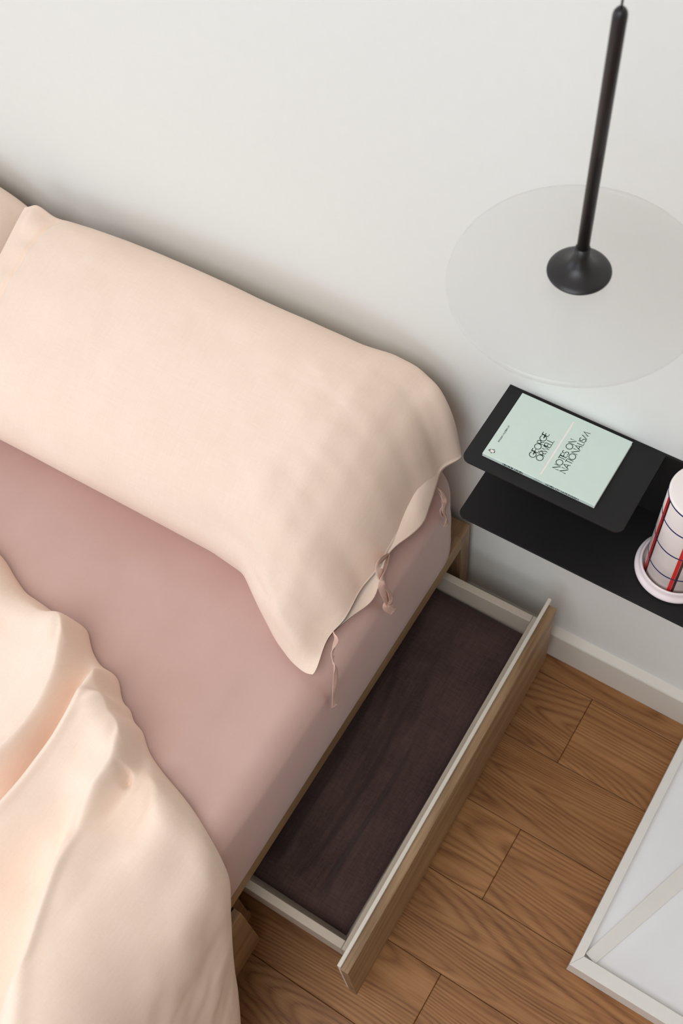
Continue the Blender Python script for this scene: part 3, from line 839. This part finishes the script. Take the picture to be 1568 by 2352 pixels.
# spine lettering (on the face towards the room), tops to the cover side
def spine(name, jobs):
    mb = MB()
    for text, a, b, st in jobs:
        x = 0; items = []
        for ch in text:
            w_, strokes = glyph(ch); items.append((x, strokes)); x += w_ + .08
        sx = (b - a) / (x - .08)
        for x, strokes in items:
            for s_ in strokes:
                t = MB(); t.ribbon([(a + (x + q[0]) * sx, .0015 + q[1] * .0034) for q in s_], st, 0)
                mb.add([(p[0], -.00008, p[1]) for p in t.v], t.f)
    return mb.build(name, M['ink'], bk)
spine('spine_author', [('GEORGE ORWELL', .0300, .0600, .00075)])
spine('spine_title', [('NOTES ON NATIONALISM', .0925, .1395, .00075)])
mb = MB()
for pts in ([(.075, .0018), (.0775, .0044), (.081, .0049), (.084, .0034), (.080, .0016), (.075, .0018)], [(.0845, .0018), (.087, .0042)]):
    t = MB(); t.ribbon(pts, .0005, 0); mb.add([(p[0], -.00008, p[1]) for p in t.v], t.f)
mb.build('spine_emblem', M['ink'], bk)

# ---------------------------------------------------------------- striped candle on its dish
CX, CY, CR = .2970, -.0705, .0425
dish = MB().lathe([(.0, ZL + .0003), (.046, ZL + .0003), (.0520, ZL + .0020), (.0550, ZL + .0062), (.0549, ZL + .0088), (.0532, ZL + .0112), (.0512, ZL + .0125), (.0500, ZL + .0150),
                   (.0496, ZL + .0190), (.0488, ZL + .0210), (.0476, ZL + .0220), (.0464, ZL + .0212), (.0458, ZL + .0190), (.0455, ZL + .0080), (.0440, ZL + .0060), (.0, ZL + .0060)][::-1][::-1], 96, CX, CY, False, False).build('candle_dish', M['ceramic'], None, True)
tag(dish, 'glazed pinkish white round dish under the striped candle', 'dish')
cn = empty('candle', (CX, CY, ZL + .0063)); tag(cn, 'white pillar candle with navy rings and red stripes on the black shelf', 'candle')
zb, zt = 0.0, .197
MB().lathe([(0, zb), (CR - .001, zb), (CR, zb + .001), (CR, zt - .0035), (CR - .0010, zt - .0012), (CR - .0035, zt), (0, zt + .0006)], 128, 0, 0, False, False).build('wax_body', M['candle'], cn, True)
for zr in (.0415, .0965, .1490, .1925):
    MB().lathe([(CR + .0002, zr - .0014), (CR + .0004, zr - .0009), (CR + .0004, zr + .0009), (CR + .0002, zr + .0014)], 128, 0, 0, False, False).build('navy_ring', M['blue'], cn, True)
def stripe(name, mat, ang, wd, dr=.0003):
    mb = MB(); n = 7
    V = []; hw = wd / 2 / CR
    for z in np.linspace(.001, zt - .004, 12):
        for k in range(n):
            t = math.radians(ang) + (-hw + 2 * hw * k / (n - 1)); V.append(((CR + dr) * math.cos(t), (CR + dr) * math.sin(t), z))
    return mb.add(V, grid_faces(12, n)).build(name, M[mat], cn, True)
for k, a in enumerate((216, 279, 339, 39, 99, 159)):
    stripe('red_stripe', 'red', a, .0048); stripe('maroon_stripe', 'maroon', a + 6.0, .0034, .00028)

# ---------------------------------------------------------------- pendant lamp with a frosted disc
LX, LY, LZ, LR = .1340, -.1800, 1.2000, .1205
lamp = empty('pendant_lamp', (LX, LY, LZ)); tag(lamp, 'pendant lamp with black rod and frosted glass disc above the shelf', 'lamp')
lp = lambda mb, n, m: mb.build(n, M[m], lamp, True)
gd = MB().lathe([(0, -.001), (LR - .004, -.0065), (LR - .001, -.0062), (LR, -.0035), (LR - .001, -.0008), (LR - .004, -.0003), (0, .006)], 128, 0, 0, False, False)
lp(gd, 'glass_disc', 'glass')
cone = [(0, .0075), (.0285, .0090), (.0294, .0102), (.0288, .0112), (.0245, .0134), (.0190, .0160), (.0138, .0192), (.0105, .0228), (.0086, .0270), (.0074, .0320), (.0066, .040), (0, .040)]
lp(MB().lathe(cone, 72, 0, 0, False, False), 'holder_cone', 'lamp_black')
lp(MB().lathe([(0, .0395), (.0056, .0395), (.0056, .2735), (.0050, .2760), (.0034, .2785), (0, .2790)], 40, 0, 0, False, False), 'rod', 'lamp_black')
lp(MB().lathe([(0, .278), (.0009, .278), (.0009, ZC - LZ - .03), (0, ZC - LZ - .03)], 16, 0, 0, False, False), 'cable', 'lamp_black')
lp(MB().lathe([(0, ZC - LZ - .032), (.040, ZC - LZ - .032), (.044, ZC - LZ - .028), (.044, ZC - LZ - .0005), (0, ZC - LZ - .0005)], 48, 0, 0, False, False), 'ceiling_rose', 'lamp_black')

# ---------------------------------------------------------------- white framed panel lying on the floor
FX0, FX1, FY0, FY1, FZ = .4145, .98, -.4975, -.048, .050
fr = empty('picture_frame', (FX0, FY0, 0)); tag(fr, 'white wooden frame lying back side up on the oak floor', 'frame')
def fp(mb, n, m):
    o = mb.build(n, M[m], fr); o.location = (-FX0, -FY0, 0); return o
rw, rf = .0150, .0235
def rail(p, n='frame_rail'):
    """mitred rail from four plan corners"""
    V = [(a, b, 0) for a, b in p] + [(a, b, FZ) for a, b in p]
    mb = MB().add(V, [(3, 2, 1, 0), (4, 5, 6, 7), (0, 1, 5, 4), (1, 2, 6, 5), (2, 3, 7, 6), (3, 0, 4, 7)])
    o = fp(mb, n, 'white_frame'); bv = o.modifiers.new('edge', 'BEVEL'); bv.width = .0008; bv.segments = 2
    return o
g = .00015
rail([(FX0, FY0), (FX1, FY0), (FX1 - rw, FY0 + rf - g), (FX0 + rw, FY0 + rf - g)])
rail([(FX0, FY0 + g), (FX0 + rw - g, FY0 + rf), (FX0 + rw - g, FY1 - rf), (FX0, FY1)])
rail([(FX1, FY0 + g), (FX1, FY1), (FX1 - rw + g, FY1 - rf), (FX1 - rw + g, FY0 + rf)])
rail([(FX0, FY1), (FX0 + rw, FY1 - rf + g), (FX1 - rw, FY1 - rf + g), (FX1, FY1)])
fp(MB().box(FX0 + rw, FX1 - rw, FY0 + rf, FY1 - rf, .020, .030), 'back_panel', 'white_panel')
# diagonal brace from the near corner
p0 = np.array((FX0 + rw + .010, FY0 + rf + .004)); p1 = np.array((.585, -.075))
dv_ = (p1 - p0) / np.linalg.norm(p1 - p0); nv = np.array((-dv_[1], dv_[0]))
w0, w1 = .0105, .0165
q = [p0 - nv * w0, p1 - nv * w1, p1 + nv * w1, p0 + nv * w0]
V = [(a, b, .0302) for a, b in q] + [(a, b, .0395) for a, b in q]
o = fp(MB().add(V, [(3, 2, 1, 0), (4, 5, 6, 7), (0, 1, 5, 4), (1, 2, 6, 5), (2, 3, 7, 6), (3, 0, 4, 7)]), 'diagonal_brace', 'white_frame')
